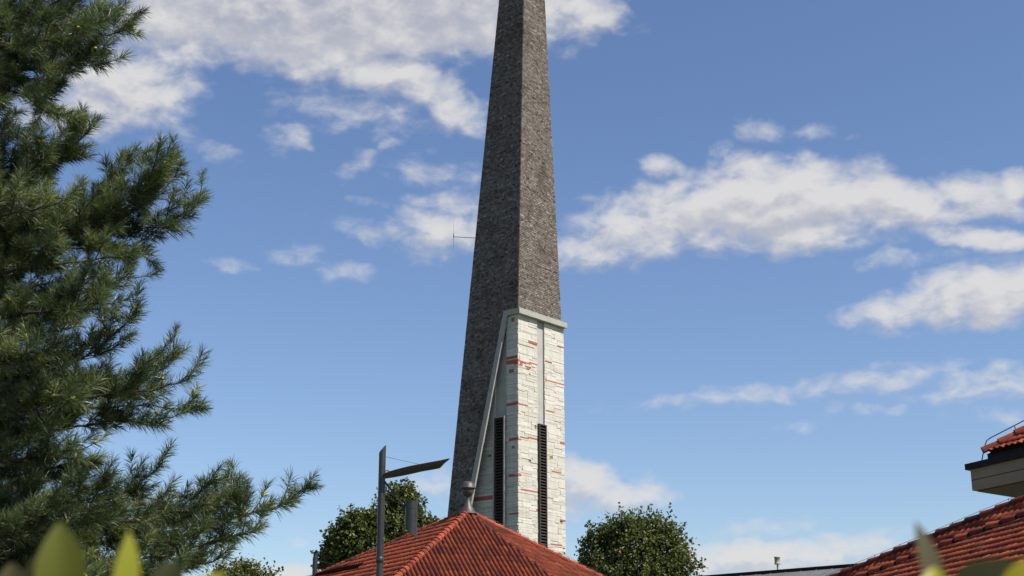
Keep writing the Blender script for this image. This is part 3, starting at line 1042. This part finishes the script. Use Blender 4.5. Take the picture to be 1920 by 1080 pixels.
# ------------------------------------------------------------------ street lamps
def lamp(D):
    T = at(713.3, 1000, D)
    base = np.array([T[0], T[1], 0])
    root = empty("street_lamp", base, "tall dark steel street lamp with wing reflector, in front of the tiled roof", "street lamp", "street lamps before the hall roof")
    r_ = .0725
    ztop = at(713, 842, D)[2]
    po = MB(); n = 20
    levels = [(0, r_ * 1.25), (1.2, r_ * 1.25), (1.25, r_), (at(713, 1052, D)[2], r_), (ztop, r_)]
    vs_, fs_ = [], []
    for (z, rr_) in levels:
        for a in np.linspace(0, 2 * math.pi, n, False):
            x = rr_ * math.cos(a)
            zz = z + (x / rr_ * .088 if z == ztop else 0)
            vs_.append(base + np.array([x, rr_ * math.sin(a), zz]))
    for i in range(len(levels) - 1):
        fs_ += [(i * n + k, i * n + (k + 1) % n, (i + 1) * n + (k + 1) % n, (i + 1) * n + k) for k in range(n)]
    po.add(vs_, fs_, (.5, .5), True)
    po.add(vs_[-n:], [tuple(range(n))])
    po.build("pole", M["steel"], root)
    co = MB(); zc = at(713, 1050, D)[2]
    co.lathe(base + Z * zc, [(r_, -.06), (r_ + .008, -.055), (r_ + .008, .05), (r_, .06)], n)
    co.build("collar", M["steel"], root)
    # wing: near edge is the upper one in the picture, far edge the lower
    nearE = [(719, 889.5), (730, 885.5), (748, 880.5), (768, 875.5), (800, 869.5), (825, 865), (843, 861)]
    farE = [(719, 898), (730, 896.5), (748, 893.5), (768, 889.5), (792, 884.0), (810, 881), (825, 878)]
    we = MB()
    Wn = [at(u, v, D - .25) for u, v in nearE]; Wf = [at(u, v, D + .25) for u, v in farE]
    Wm = [(a + b) / 2 + Z * .012 for a, b in zip(Wn, Wf)]
    k = len(Wn); tk = Z * .022
    vs_ = Wn + Wm + Wf + [p + tk for p in Wn] + [p + tk * 1.6 for p in Wm] + [p + tk for p in Wf]
    fs_ = []
    for i in range(k - 1):
        for rr_ in range(2):
            a = rr_ * k + i
            fs_.append((a, a + k, a + k + 1, a + 1))
            b = 3 * k + a
            fs_.append((b, b + 1, b + k + 1, b + k))
        fs_.append((i, i + 1, 3 * k + i + 1, 3 * k + i)); fs_.append((2 * k + i + 1, 2 * k + i, 5 * k + i, 5 * k + i + 1))
    for i in (0, k - 1):
        fs_.append((i, k + i, 4 * k + i, 3 * k + i)); fs_.append((k + i, 2 * k + i, 5 * k + i, 4 * k + i))
    we.add(vs_, fs_)
    we.build("reflector", M["dark_steel"], root)
    sw = MB(); sw.tube([at(721, 856, D), at(797, 873, D - .05)], .004, 5); sw.tube([at(719, 856, D), at(723, 856, D)], .012, 6)
    sw.tube([at(720, 884, D), at(727, 882, D), at(732, 885.5, D)], .012, 6)
    sw.build("stay_wire", M["wire"], root)
    st_ = MB(); a, b = at(719, 901, D), at(757, 948, D); d = unit(b - a); sd_ = np.array([0, 1.0, 0])
    st_.box(a - sd_ * .02 - np.cross(d, sd_) * .02, d * np.linalg.norm(b - a) , sd_ * .04, np.cross(d, sd_) * .045)
    st_.build("strut", M["steel"], root)
    hc = at(771.5, 940, D); hr = .128; zb = at(772, 1000, D)[2] - hc[2]
    ho = MB(); vs_ = []
    lv = [(0, hr, 0), (-.14, hr, 0), (-.145, hr * 1.0, 0), (zb, hr, 1)]
    for (z, rr_, sl__) in lv:
        for a in np.linspace(0, 2 * math.pi, n, False):
            x = rr_ * math.cos(a)
            vs_.append(hc + np.array([x, rr_ * math.sin(a), z - (x / rr_ * .10 if sl__ else 0)]))
    fs_ = []
    for i in range(len(lv) - 1):
        fs_ += [(i * n + k, (i + 1) * n + k, (i + 1) * n + (k + 1) % n, i * n + (k + 1) % n) for k in range(n)]
    ho.add(vs_, fs_, (.5, .5), True); ho.add(vs_[:n], [tuple(range(n))]); ho.add(vs_[-n:], [tuple(range(n))[::-1]])
    ho.lathe(hc - Z * .16, [(hr + .003, 0), (hr + .003, .012)], n)
    ho.tube([at(755, 945, D), at(763, 953, D)], .03, 8)
    ho.build("lamp_housing", M["steel"], root)
    return root, ztop


l1, l1top = lamp(30.0)
D2 = 42.0
b2 = at(591.5, 1040, D2)
l2 = l1.copy(); COL.objects.link(l2)
l2.location = (b2[0], b2[1], at(591.5, 1040, D2)[2] - l1top)
l2["label"] = "farther street lamp at lower left of the roof, only its top showing"
for ch in list(l1.children):
    c = ch.copy(); COL.objects.link(c); c.parent = l2
l1["label"] = "nearer street lamp standing tall in front of the roof, with hanging lamp cylinder"


# ------------------------------------------------------------------ vegetation
def needles(shoots, per, seed):
    """shoots: arrays p (n,3), d (n,3) unit, len (n); returns verts, tris, uv for brushes of long needles"""
    r = np.random.default_rng(seed)
    p = np.repeat(shoots[0], per, 0); d = np.repeat(shoots[1], per, 0); ln = np.repeat(shoots[2], per); tint = np.repeat(shoots[3], per); nl_ = np.repeat(shoots[4], per)
    n = len(p)
    t = r.uniform(0, 1, n) ** .85
    base = p + d * (ln * t)[:, None]
    rv = r.normal(size=(n, 3)); rv -= d * (rv * d).sum(1)[:, None]; rv /= np.linalg.norm(rv, axis=1)[:, None]
    ang = np.radians(np.clip(64 - 34 * t + r.normal(0, 10, n), 6, 88))
    dr = d * np.cos(ang)[:, None] + rv * np.sin(ang)[:, None]
    L = nl_ * r.uniform(.75, 1.15, n)
    mid = base + dr * (L * .55)[:, None]
    tip = base + dr * L[:, None] + np.array([0, 0, -1.0]) * (L * r.uniform(.02, .16, n))[:, None]
    w = np.cross(dr, r.normal(size=(n, 3))); w /= np.linalg.norm(w, axis=1)[:, None]
    w *= r.uniform(.0016, .0024, n)[:, None]
    V = np.stack([base - w, base + w, mid + w * .9, tip, mid - w * .9], 1).reshape(-1, 3)
    i = np.arange(n)[:, None] * 5
    uv = np.stack([np.clip(tint + r.normal(0, .16, n), 0, 1), r.uniform(0, 1, n)], 1)
    return V, i + np.array([0, 1, 2, 3, 4]), uv


def pine():
    r = np.random.default_rng(21)
    D0 = 13.0
    tr = at(-230, 700, D0 + .4)
    root = empty("pine_tree", (tr[0], tr[1], 0), "long needled pine with yellow buds filling the left side", "tree")
    wood = MB()
    xk = lambda z: tr[0] + .05 * math.sin(z * .9)
    tp = [np.array([xk(z), tr[1] + .04 * math.cos(z * 1.3), z]) for z in np.linspace(0, 10.5, 14)]
    wood.tube(tp, list(np.linspace(.24, .05, 14)), 10)
    spec = [  # outline branches: photo polyline, depth offset at base and tip
        ([(-230, 130), (-60, 95), (60, 85), (150, 78), (215, 55), (262, 46)], .3, -.2),
        ([(-230, 60), (-20, 35), (90, 15), (140, -10), (180, -40)], -.2, -.6),
        ([(-230, 90), (20, 75), (140, 55), (205, 30), (245, 18)], .6, .7),
        ([(-230, 170), (0, 140), (110, 118), (180, 108), (222, 108)], -.1, .3),
        ([(-230, 210), (-40, 165), (60, 170), (110, 185), (120, 200)], .2, -.5),
        ([(-230, 390), (0, 345), (90, 315), (150, 270), (198, 230)], .2, -.3),
        ([(-230, 390), (20, 340), (80, 310), (118, 278)], -.3, -.7),
        ([(-230, 440), (0, 420), (140, 400), (220, 360), (262, 300)], .4, .2),
        ([(-230, 470), (0, 440), (180, 425), (270, 375), (310, 318), (318, 295)], 0, -.4),
        ([(-230, 500), (20, 450), (200, 425), (300, 370), (340, 318), (352, 290)], -.3, .1),
        ([(-230, 500), (20, 455), (180, 432), (290, 425), (345, 405), (385, 385), (402, 368)], .2, 0),
        ([(-230, 520), (0, 480), (150, 455), (235, 452), (290, 450)], .3, .3),
        ([(-230, 560), (0, 510), (120, 490), (200, 480), (240, 470)], -.4, -.6),
        ([(-230, 680), (0, 630), (110, 590), (200, 540), (262, 512)], .1, -.2),
        ([(-230, 660), (0, 590), (130, 560), (210, 528), (262, 508)], .6, .5),
        ([(-230, 740), (0, 700), (110, 690), (190, 655), (240, 610), (282, 582)], -.2, -.4),
        ([(-230, 800), (0, 760), (150, 735), (270, 715), (330, 680), (352, 658)], .2, .2),
        ([(-230, 820), (0, 770), (180, 740), (290, 730), (345, 710), (378, 700)], -.2, -.5),
        ([(-230, 840), (0, 790), (160, 765), (280, 755), (340, 752), (370, 755)], .3, .4),
        ([(-230, 860), (0, 820), (120, 800), (250, 780), (320, 782)], 0, -.2),
        ([(-230, 1000), (0, 970), (110, 945), (220, 935), (290, 890), (322, 868)], .2, .1),
        ([(-230, 1040), (0, 1000), (190, 985), (330, 960), (390, 925), (410, 900)], -.2, -.3),
        ([(-230, 1060), (0, 1020), (220, 995), (360, 975), (440, 945), (475, 910)], .4, .4),
        ([(-230, 1080), (0, 1040), (250, 1010), (400, 975), (500, 955), (550, 940), (575, 928)], 0, 0),
        ([(-230, 1100), (0, 1075), (240, 1050), (380, 1020), (460, 995), (500, 985)], -.3, -.4),
        ([(-230, 1150), (50, 1110), (240, 1085), (380, 1055), (440, 1035)], .3, .2),
        ([(-230, 1160), (50, 1130), (220, 1110), (330, 1085)], -.5, -.6),
        ([(-230, 930), (-20, 900), (60, 880), (130, 868), (165, 862)], .5, .7),
    ]
    for v in np.arange(-160, 1200, 46):
        x1 = r.uniform(60, 190)
        if 150 < v < 300: x1 = r.uniform(-40, 20)
        if 815 < v < 850: x1 = r.uniform(60, 120)
        spec.append(([(-230, v + 60), (-100, v + 35), (x1 * .4 - 20, v + 12), (x1, v - 8)], r.uniform(-.6, .8), r.uniform(-1.3, 1.4)))
    for v in np.arange(-260, 1300, 110):          # the side turned away from the picture
        spec.append(([(-230, v + 60), (-380, v + 40), (-520, v + 10), (-640 + r.uniform(-60, 60), v - 20)], 0, r.uniform(-1.2, 1.2)))
        spec.append(([(-230, v + 90), (-250, v + 60), (-240 + r.uniform(-80, 80), v + 30)], 0, r.choice([-2.2, 2.4])))
    S = [[], [], [], [], []]
    buds = MB(); nb = 0

    def shoot(p, d, ln, tint, nl_):
        S[0].append(p); S[1].append(d); S[2].append(ln); S[3].append(tint); S[4].append(nl_)

    for bi, (pl, d0, d1) in enumerate(spec):
        far_side = bi >= 28 and pl[-1][0] < -100
        k = len(pl)
        if bi < 28: pl = [(u - 28 * (i / (k - 1)) ** 1.5, v + 12 * (i / (k - 1)) ** 1.5) for i, (u, v) in enumerate(pl)]
        pts = [at(u, v, D0 + d0 + (d1 - d0) * (i / (k - 1))) for i, (u, v) in enumerate(pl)]
        pts[0] = np.array([xk(pts[0][2]), tr[1], pts[0][2] - .15])
        # smooth and resample
        P_ = np.array(pts); seg = np.linalg.norm(np.diff(P_, axis=0), axis=1); cum = np.concatenate([[0], np.cumsum(seg)]); tot = cum[-1]
        ss = np.linspace(0, tot, max(8, int(tot / .09)))
        Q_ = np.stack([np.interp(ss, cum, P_[:, c]) for c in range(3)], 1)
        for _ in range(3): Q_[1:-1] = .25 * Q_[:-2] + .5 * Q_[1:-1] + .25 * Q_[2:]
        Q_[1:-1] += r.normal(0, .008, Q_[1:-1].shape)
        rad = np.linspace(.030, .005, len(Q_))
        wood.tube(list(Q_), list(rad), 6)
        n_ = len(Q_)
        for i in range(int(n_ * .16), n_):
            f = i / (n_ - 1)
            if r.uniform() > (.86 if not far_side else .3): continue
            T = unit(Q_[min(i + 1, n_ - 1)] - Q_[i - 1])
            for _ in range(1 if f > .9 else 2):
                side = r.normal(size=3); side -= T * (side @ T); side = unit(side)
                d = unit(T * r.uniform(.55, 1.0) + side * r.uniform(.45, .95) + Z * .28)
                ln = r.uniform(.16, .40) * (1.0 - .4 * f ** 2)
                m_ = 5
                tw = [Q_[i]]; dd = d.copy()
                for q in range(m_):
                    dd = unit(dd + Z * .10 + r.normal(0, .07, 3)); tw.append(tw[-1] + dd * ln / m_)
                wood.tube(tw, list(np.linspace(.007, .0035, m_ + 1)), 4, cap=False)
                tint = float(np.clip(r.normal(.48, .22), 0, 1))
                shoot(tw[-2], dd, r.uniform(.12, .2), tint, r.uniform(.11, .145))
                if ln > .2:
                    for q in range(1, m_):
                        if r.uniform() < .8:
                            sv = r.normal(size=3); d3 = unit(dd * 1.0 + unit(sv) * .75 + Z * .15)
                            shoot(tw[q], d3, r.uniform(.08, .17), float(np.clip(tint + r.normal(0, .1), 0, 1)), r.uniform(.095, .13))
                if r.uniform() < .17:
                    bp = tw[-1] + dd * .01
                    for _b in range(int(r.integers(1, 3))):
                        bd = unit(dd * .3 + r.normal(0, .7, 3)); l_ = r.uniform(.035, .06)
                        buds.tube([bp, bp + bd * l_ * .4, bp + bd * l_ * .85, bp + bd * l_], [.008, .014, .011, .003], 6, uv=(float(r.uniform(0, 1)), .5))
        shoot(Q_[-3], unit(Q_[-1] - Q_[-3]), .24, .6, .135); shoot(Q_[-6], unit(Q_[-4] - Q_[-6]), .22, .55, .135)
        shoot(Q_[-2], unit(unit(Q_[-1] - Q_[-3]) + Z * .5), .18, .6, .13)
    wood.build("trunk", M["twig"], root)
    Sx = [np.array(a) for a in S]
    print("pine shoots", len(Sx[0]))
    V, Ff, uv = needles(Sx, 76, 5)
    put("crown", mesh_np("crown", V, [Ff], [uv]), M["needle"], root)
    buds.build("buds", M["bud"], root)


pine()


def leaf_mesh(pos, nrm, axis, size, tint, r):
    n = len(pos)
    axis = axis - nrm * (axis * nrm).sum(1)[:, None]; axis /= np.linalg.norm(axis, axis=1)[:, None]
    sd = np.cross(nrm, axis)
    l = size[:, None]; fold = r.uniform(.05, .25, n)[:, None] * l
    c = [pos, pos + axis * l * .4 + sd * l * .36 + nrm * fold, pos + axis * l * .8 + sd * l * .22 + nrm * fold, pos + axis * l, pos + axis * l * .8 - sd * l * .22 + nrm * fold, pos + axis * l * .4 - sd * l * .36 + nrm * fold]
    V = np.stack(c, 1).reshape(-1, 3)
    i = np.arange(n)[:, None] * 6
    F_ = np.concatenate([i + np.array([0, 1, 2, 3]), i + np.array([0, 3, 4, 5])])
    uv = np.stack([tint, r.uniform(0, 1, n)], 1)
    return V, F_, np.concatenate([uv, uv])


def broadleaf(name, label, clumps, D, foot_u, twigs, leaf, seed, lean=(0, 0, 0), per=15, tl=(.35, .9)):
    r = np.random.default_rng(seed)
    mpx = D / F * 1.04
    c0 = at(foot_u, 1000, D)
    root = empty(name, (c0[0], c0[1], 0), label, "tree", None)
    wood = MB()
    topz = max(at(u, v, D)[2] for u, v, _, _, _ in clumps)
    tp = [np.array([c0[0] + .1 * math.sin(z), c0[1], z]) for z in np.linspace(0, topz * .8, 9)]
    wood.tube(tp, list(np.linspace(.024 * topz, .06, 9)), 9)
    areas = np.array([ru * rv for _, _, ru, rv, _ in clumps], float) ** .85; pr = areas / areas.sum()
    Pp, Nn, Ax, Sz, Tn = [], [], [], [], []
    lean = np.array(lean, float)
    for (u, v, ru, rv, dd), share in zip(clumps, pr):
        cc = at(u, v, D + dd); rad = np.array([ru * mpx, .5 * (ru + rv) * mpx, rv * mpx])
        s = tp[min(len(tp) - 1, max(2, int(len(tp) * (cc[2] - 1.5) / topz)))]
        wood.tube([s, .5 * (s + cc) + Z * .2, cc], [.07, .05, .025], 6)
        for _ in range(int(twigs * share)):
            d = unit(r.normal(size=3)); rr_ = r.uniform(.25, 1) ** .5
            p0 = cc + d * rad * (rr_ * .88)
            dr = unit(d * .8 + Z * .75 + lean + r.normal(0, .35, 3))
            ln = r.uniform(*tl); jit = .10
            if r.uniform() < .09:          # long shoots that break the outline
                p0 = cc + d * rad; ln = tl[1] * r.uniform(.75, 1.15); jit = .05; dr = unit(d * .7 + Z * 1.1 + lean * 1.2 + r.normal(0, .2, 3))
            if r.uniform() < .35: wood.tube([p0 - dr * .2, p0 + dr * ln * .8], [.012, .004], 4, cap=False)
            m_ = per
            t = r.uniform(0, 1, m_)
            q = p0 + np.outer(t * ln, dr) + r.normal(0, jit, (m_, 3))
            nn = r.normal(size=(m_, 3)) * .9 + Z * .7 + d * .4; nn /= np.linalg.norm(nn, axis=1)[:, None]
            ax = r.normal(size=(m_, 3)) + dr * .6 + lean * .8
            tint = np.clip(r.normal(.45, .14) + r.normal(0, .14, m_), 0, 1)
            Pp.append(q); Nn.append(nn); Ax.append(ax); Sz.append(leaf * r.uniform(.7, 1.25, m_)); Tn.append(tint)
    V, F_, uv = leaf_mesh(np.concatenate(Pp), np.concatenate(Nn), np.concatenate(Ax), np.concatenate(Sz), np.concatenate(Tn), r)
    wood.build("trunk", M["bark"], root)
    put("crown", mesh_np("crown", V, [F_], [uv]), M["leaf"], root)
    return root


broadleaf("broadleaf_tree", "dark green leafy tree right of the white tower",
          [(1185, 1026, 50, 42, 0), (1213, 1002, 30, 22, .5), (1170, 1002, 20, 22, -.5), (1243, 998, 10, 14, .3), (1140, 1035, 32, 32, 0), (1104, 1045, 11, 38, .3), (1126, 1018, 6, 24, .2), (1240, 1040, 26, 38, 0), (1262, 1022, 10, 14, 0), (1278, 1066, 20, 16, -.3), (1268, 1050, 14, 10, .4), (1190, 1075, 90, 30, 0), (1215, 1130, 95, 60, 0), (1112, 1090, 26, 40, 0)],
          72, 1195, 1650, .165, 91, lean=(.45, 0, .1), per=15, tl=(.35, 1.05))
broadleaf("broadleaf_tree", "dark green leafy tree behind the tiled roof left of the tower",
          [(754, 940, 18, 22, 0), (732, 955, 14, 16, .4), (772, 958, 14, 16, .4), (793, 986, 15, 10, 0), (702, 984, 20, 14, 0), (664, 992, 18, 20, -.4), (642, 1012, 12, 14, -.3), (624, 1036, 11, 15, 0), (655, 1048, 32, 24, 0), (735, 998, 46, 28, 0), (700, 1030, 60, 40, 0), (613, 1060, 9, 14, .3), (770, 1035, 40, 34, 0)],
          66, 705, 1750, .17, 92, lean=(-.15, 0, .1), per=15, tl=(.28, .75))
broadleaf("broadleaf_tree", "small leafy treetop showing behind the lowest pine branches",
          [(462, 1082, 14, 14, 0), (440, 1092, 34, 20, 0), (496, 1092, 16, 9, 0), (450, 1130, 60, 40, 0)],
          38, 452, 520, .09, 93, per=14, tl=(.2, .4))
sg = at(1052, 1046, 58)
spr = empty("sapling", (sg[0], sg[1], 0), "tiny leafy sprig poking above the roof edge against the white tower", "sapling")
r_ = np.random.default_rng(4)
wdm = MB(); wdm.tube([(sg[0], sg[1], 0), (sg[0] + .1, sg[1], sg[2] * .6), sg, at(1055, 1033, 58)], [.05, .035, .015, .006], 6)
wdm.tube([sg - Z * .3, at(1049, 1041, 58)], [.012, .005], 5)
wdm.build("trunk", M["bark"], spr)
pp = np.array([at(u, v, 58) for u, v in [(1055, 1031), (1056, 1035), (1052, 1037), (1057, 1040), (1050, 1041), (1054, 1044), (1049, 1046), (1056, 1047), (1053, 1050), (1050, 1053), (1055, 1054)]])
n_ = len(pp)
V, F_, uv = leaf_mesh(pp, np.stack([unit(x) for x in r_.normal(size=(n_, 3)) + np.array([0, -1, .4])]), r_.normal(size=(n_, 3)), np.full(n_, .13), r_.uniform(.1, .6, n_), r_)
put("crown", mesh_np("crown", V, [F_], [uv]), M["leaf"], spr)


# foreground shrubs: broad leaves close to the camera
def big_leaf(m, base, tip, width, nrm, tint, curl=.12, fold=.25):
    base, tip = np.asarray(base), np.asarray(tip)
    ax = tip - base; L = np.linalg.norm(ax); ax = ax / L
    nrm = np.asarray(nrm, float); nrm = unit(nrm - ax * (nrm @ ax)); sd = np.cross(ax, nrm)
    K = 11; vs, fs = [], []
    for i in range(K):
        t = i / (K - 1)
        w = width * .5 * (math.sin(math.pi * min(1, t * .96 + .02) ** .85) ** .8)
        c = base + ax * L * t - nrm * (curl * L * (t - .35) ** 2)
        for x in (-1, -.5, 0, .5, 1):
            vs.append(c + sd * w * x + nrm * (fold * w * abs(x) ** 1.3))
    for i in range(K - 1):
        for j in range(4):
            fs.append((i * 5 + j, i * 5 + j + 1, (i + 1) * 5 + j + 1, (i + 1) * 5 + j))
    m.add(vs, fs, (tint, .5), True)


def shrub(label, u0, D, leaves, seed, extra):
    r = np.random.default_rng(seed)
    b = at(u0, 1300, D)
    root = empty("laurel_shrub", (b[0], b[1], 0), label, "shrub", "leafy shrubs close to the camera")
    st = MB(); lf = MB(); dry = MB()
    for (bu, bv, tu, tv, wpx, d, tint, nz, kind) in leaves:
        base = at(bu, bv, d); tip = at(tu, tv, d + r.uniform(-.01, .02))
        tgt = dry if kind else lf
        big_leaf(tgt, base, tip, wpx * d / F, nz, tint)
        foot = np.array([b[0] + r.uniform(-.05, .05), b[1] + r.uniform(-.04, .06), 0])
        st.tube([foot, .5 * (foot + base) + np.array([r.uniform(-.04, .04), 0, .2]), base - Z * .05, base], [.007, .005, .003, .002], 6)
    for _ in range(extra):
        p = np.array([b[0] + r.normal(0, .10), b[1] + r.uniform(-.02, .25), r.uniform(.5, 1.55)])
        d = unit(r.normal(size=3) + Z * .6)
        big_leaf(lf, p, p + d * r.uniform(.06, .10), .03, r.normal(size=3), float(r.uniform(.1, .8)))
    st.build("stems", M["twig"], root)
    lf.build("foliage", M["laurel"], root)
    if dry.v: dry.build("dry_leaves", M["dryleaf"], root)


shrub("laurel shrub with blurred olive leaves at the lower left corner", 190, .95, [
    (116, 1150, 112, 980, 92, .92, .52, (.2, -1, .2), 0), (216, 1160, 247, 998, 66, .88, .80, (.75, -.5, .4), 0), (330, 1120, 425, 1072, 60, .95, .85, (0, -.3, 1), 0),
    (300, 1120, 330, 1050, 60, 1.0, .05, (.1, -1, .1), 0), (30, 1150, 20, 1055, 70, 1.0, .2, (0, -1, .3), 1), (70, 1140, 75, 1030, 60, 1.15, .0, (-.3, -1, .2), 1), (395, 1130, 410, 1075, 50, 1.0, .1, (0, -1, .2), 0)], 3, 60)
shrub("shrub with a thin upright leaf blurred at the lower right corner", 1790, .95, [
    (1762, 1140, 1722, 978, 54, .86, .05, (.5, -1, .1), 1), (1750, 1160, 1753, 1060, 60, .83, .9, (-.3, -1, .3), 0), (1790, 1130, 1905, 1050, 110, .98, .03, (-.2, -.5, .8), 0), (1885, 1130, 1935, 1048, 60, .9, .95, (.5, -.5, .7), 0)], 8, 60)  # last, brightest leaf is added as the highlight on the olive leaf
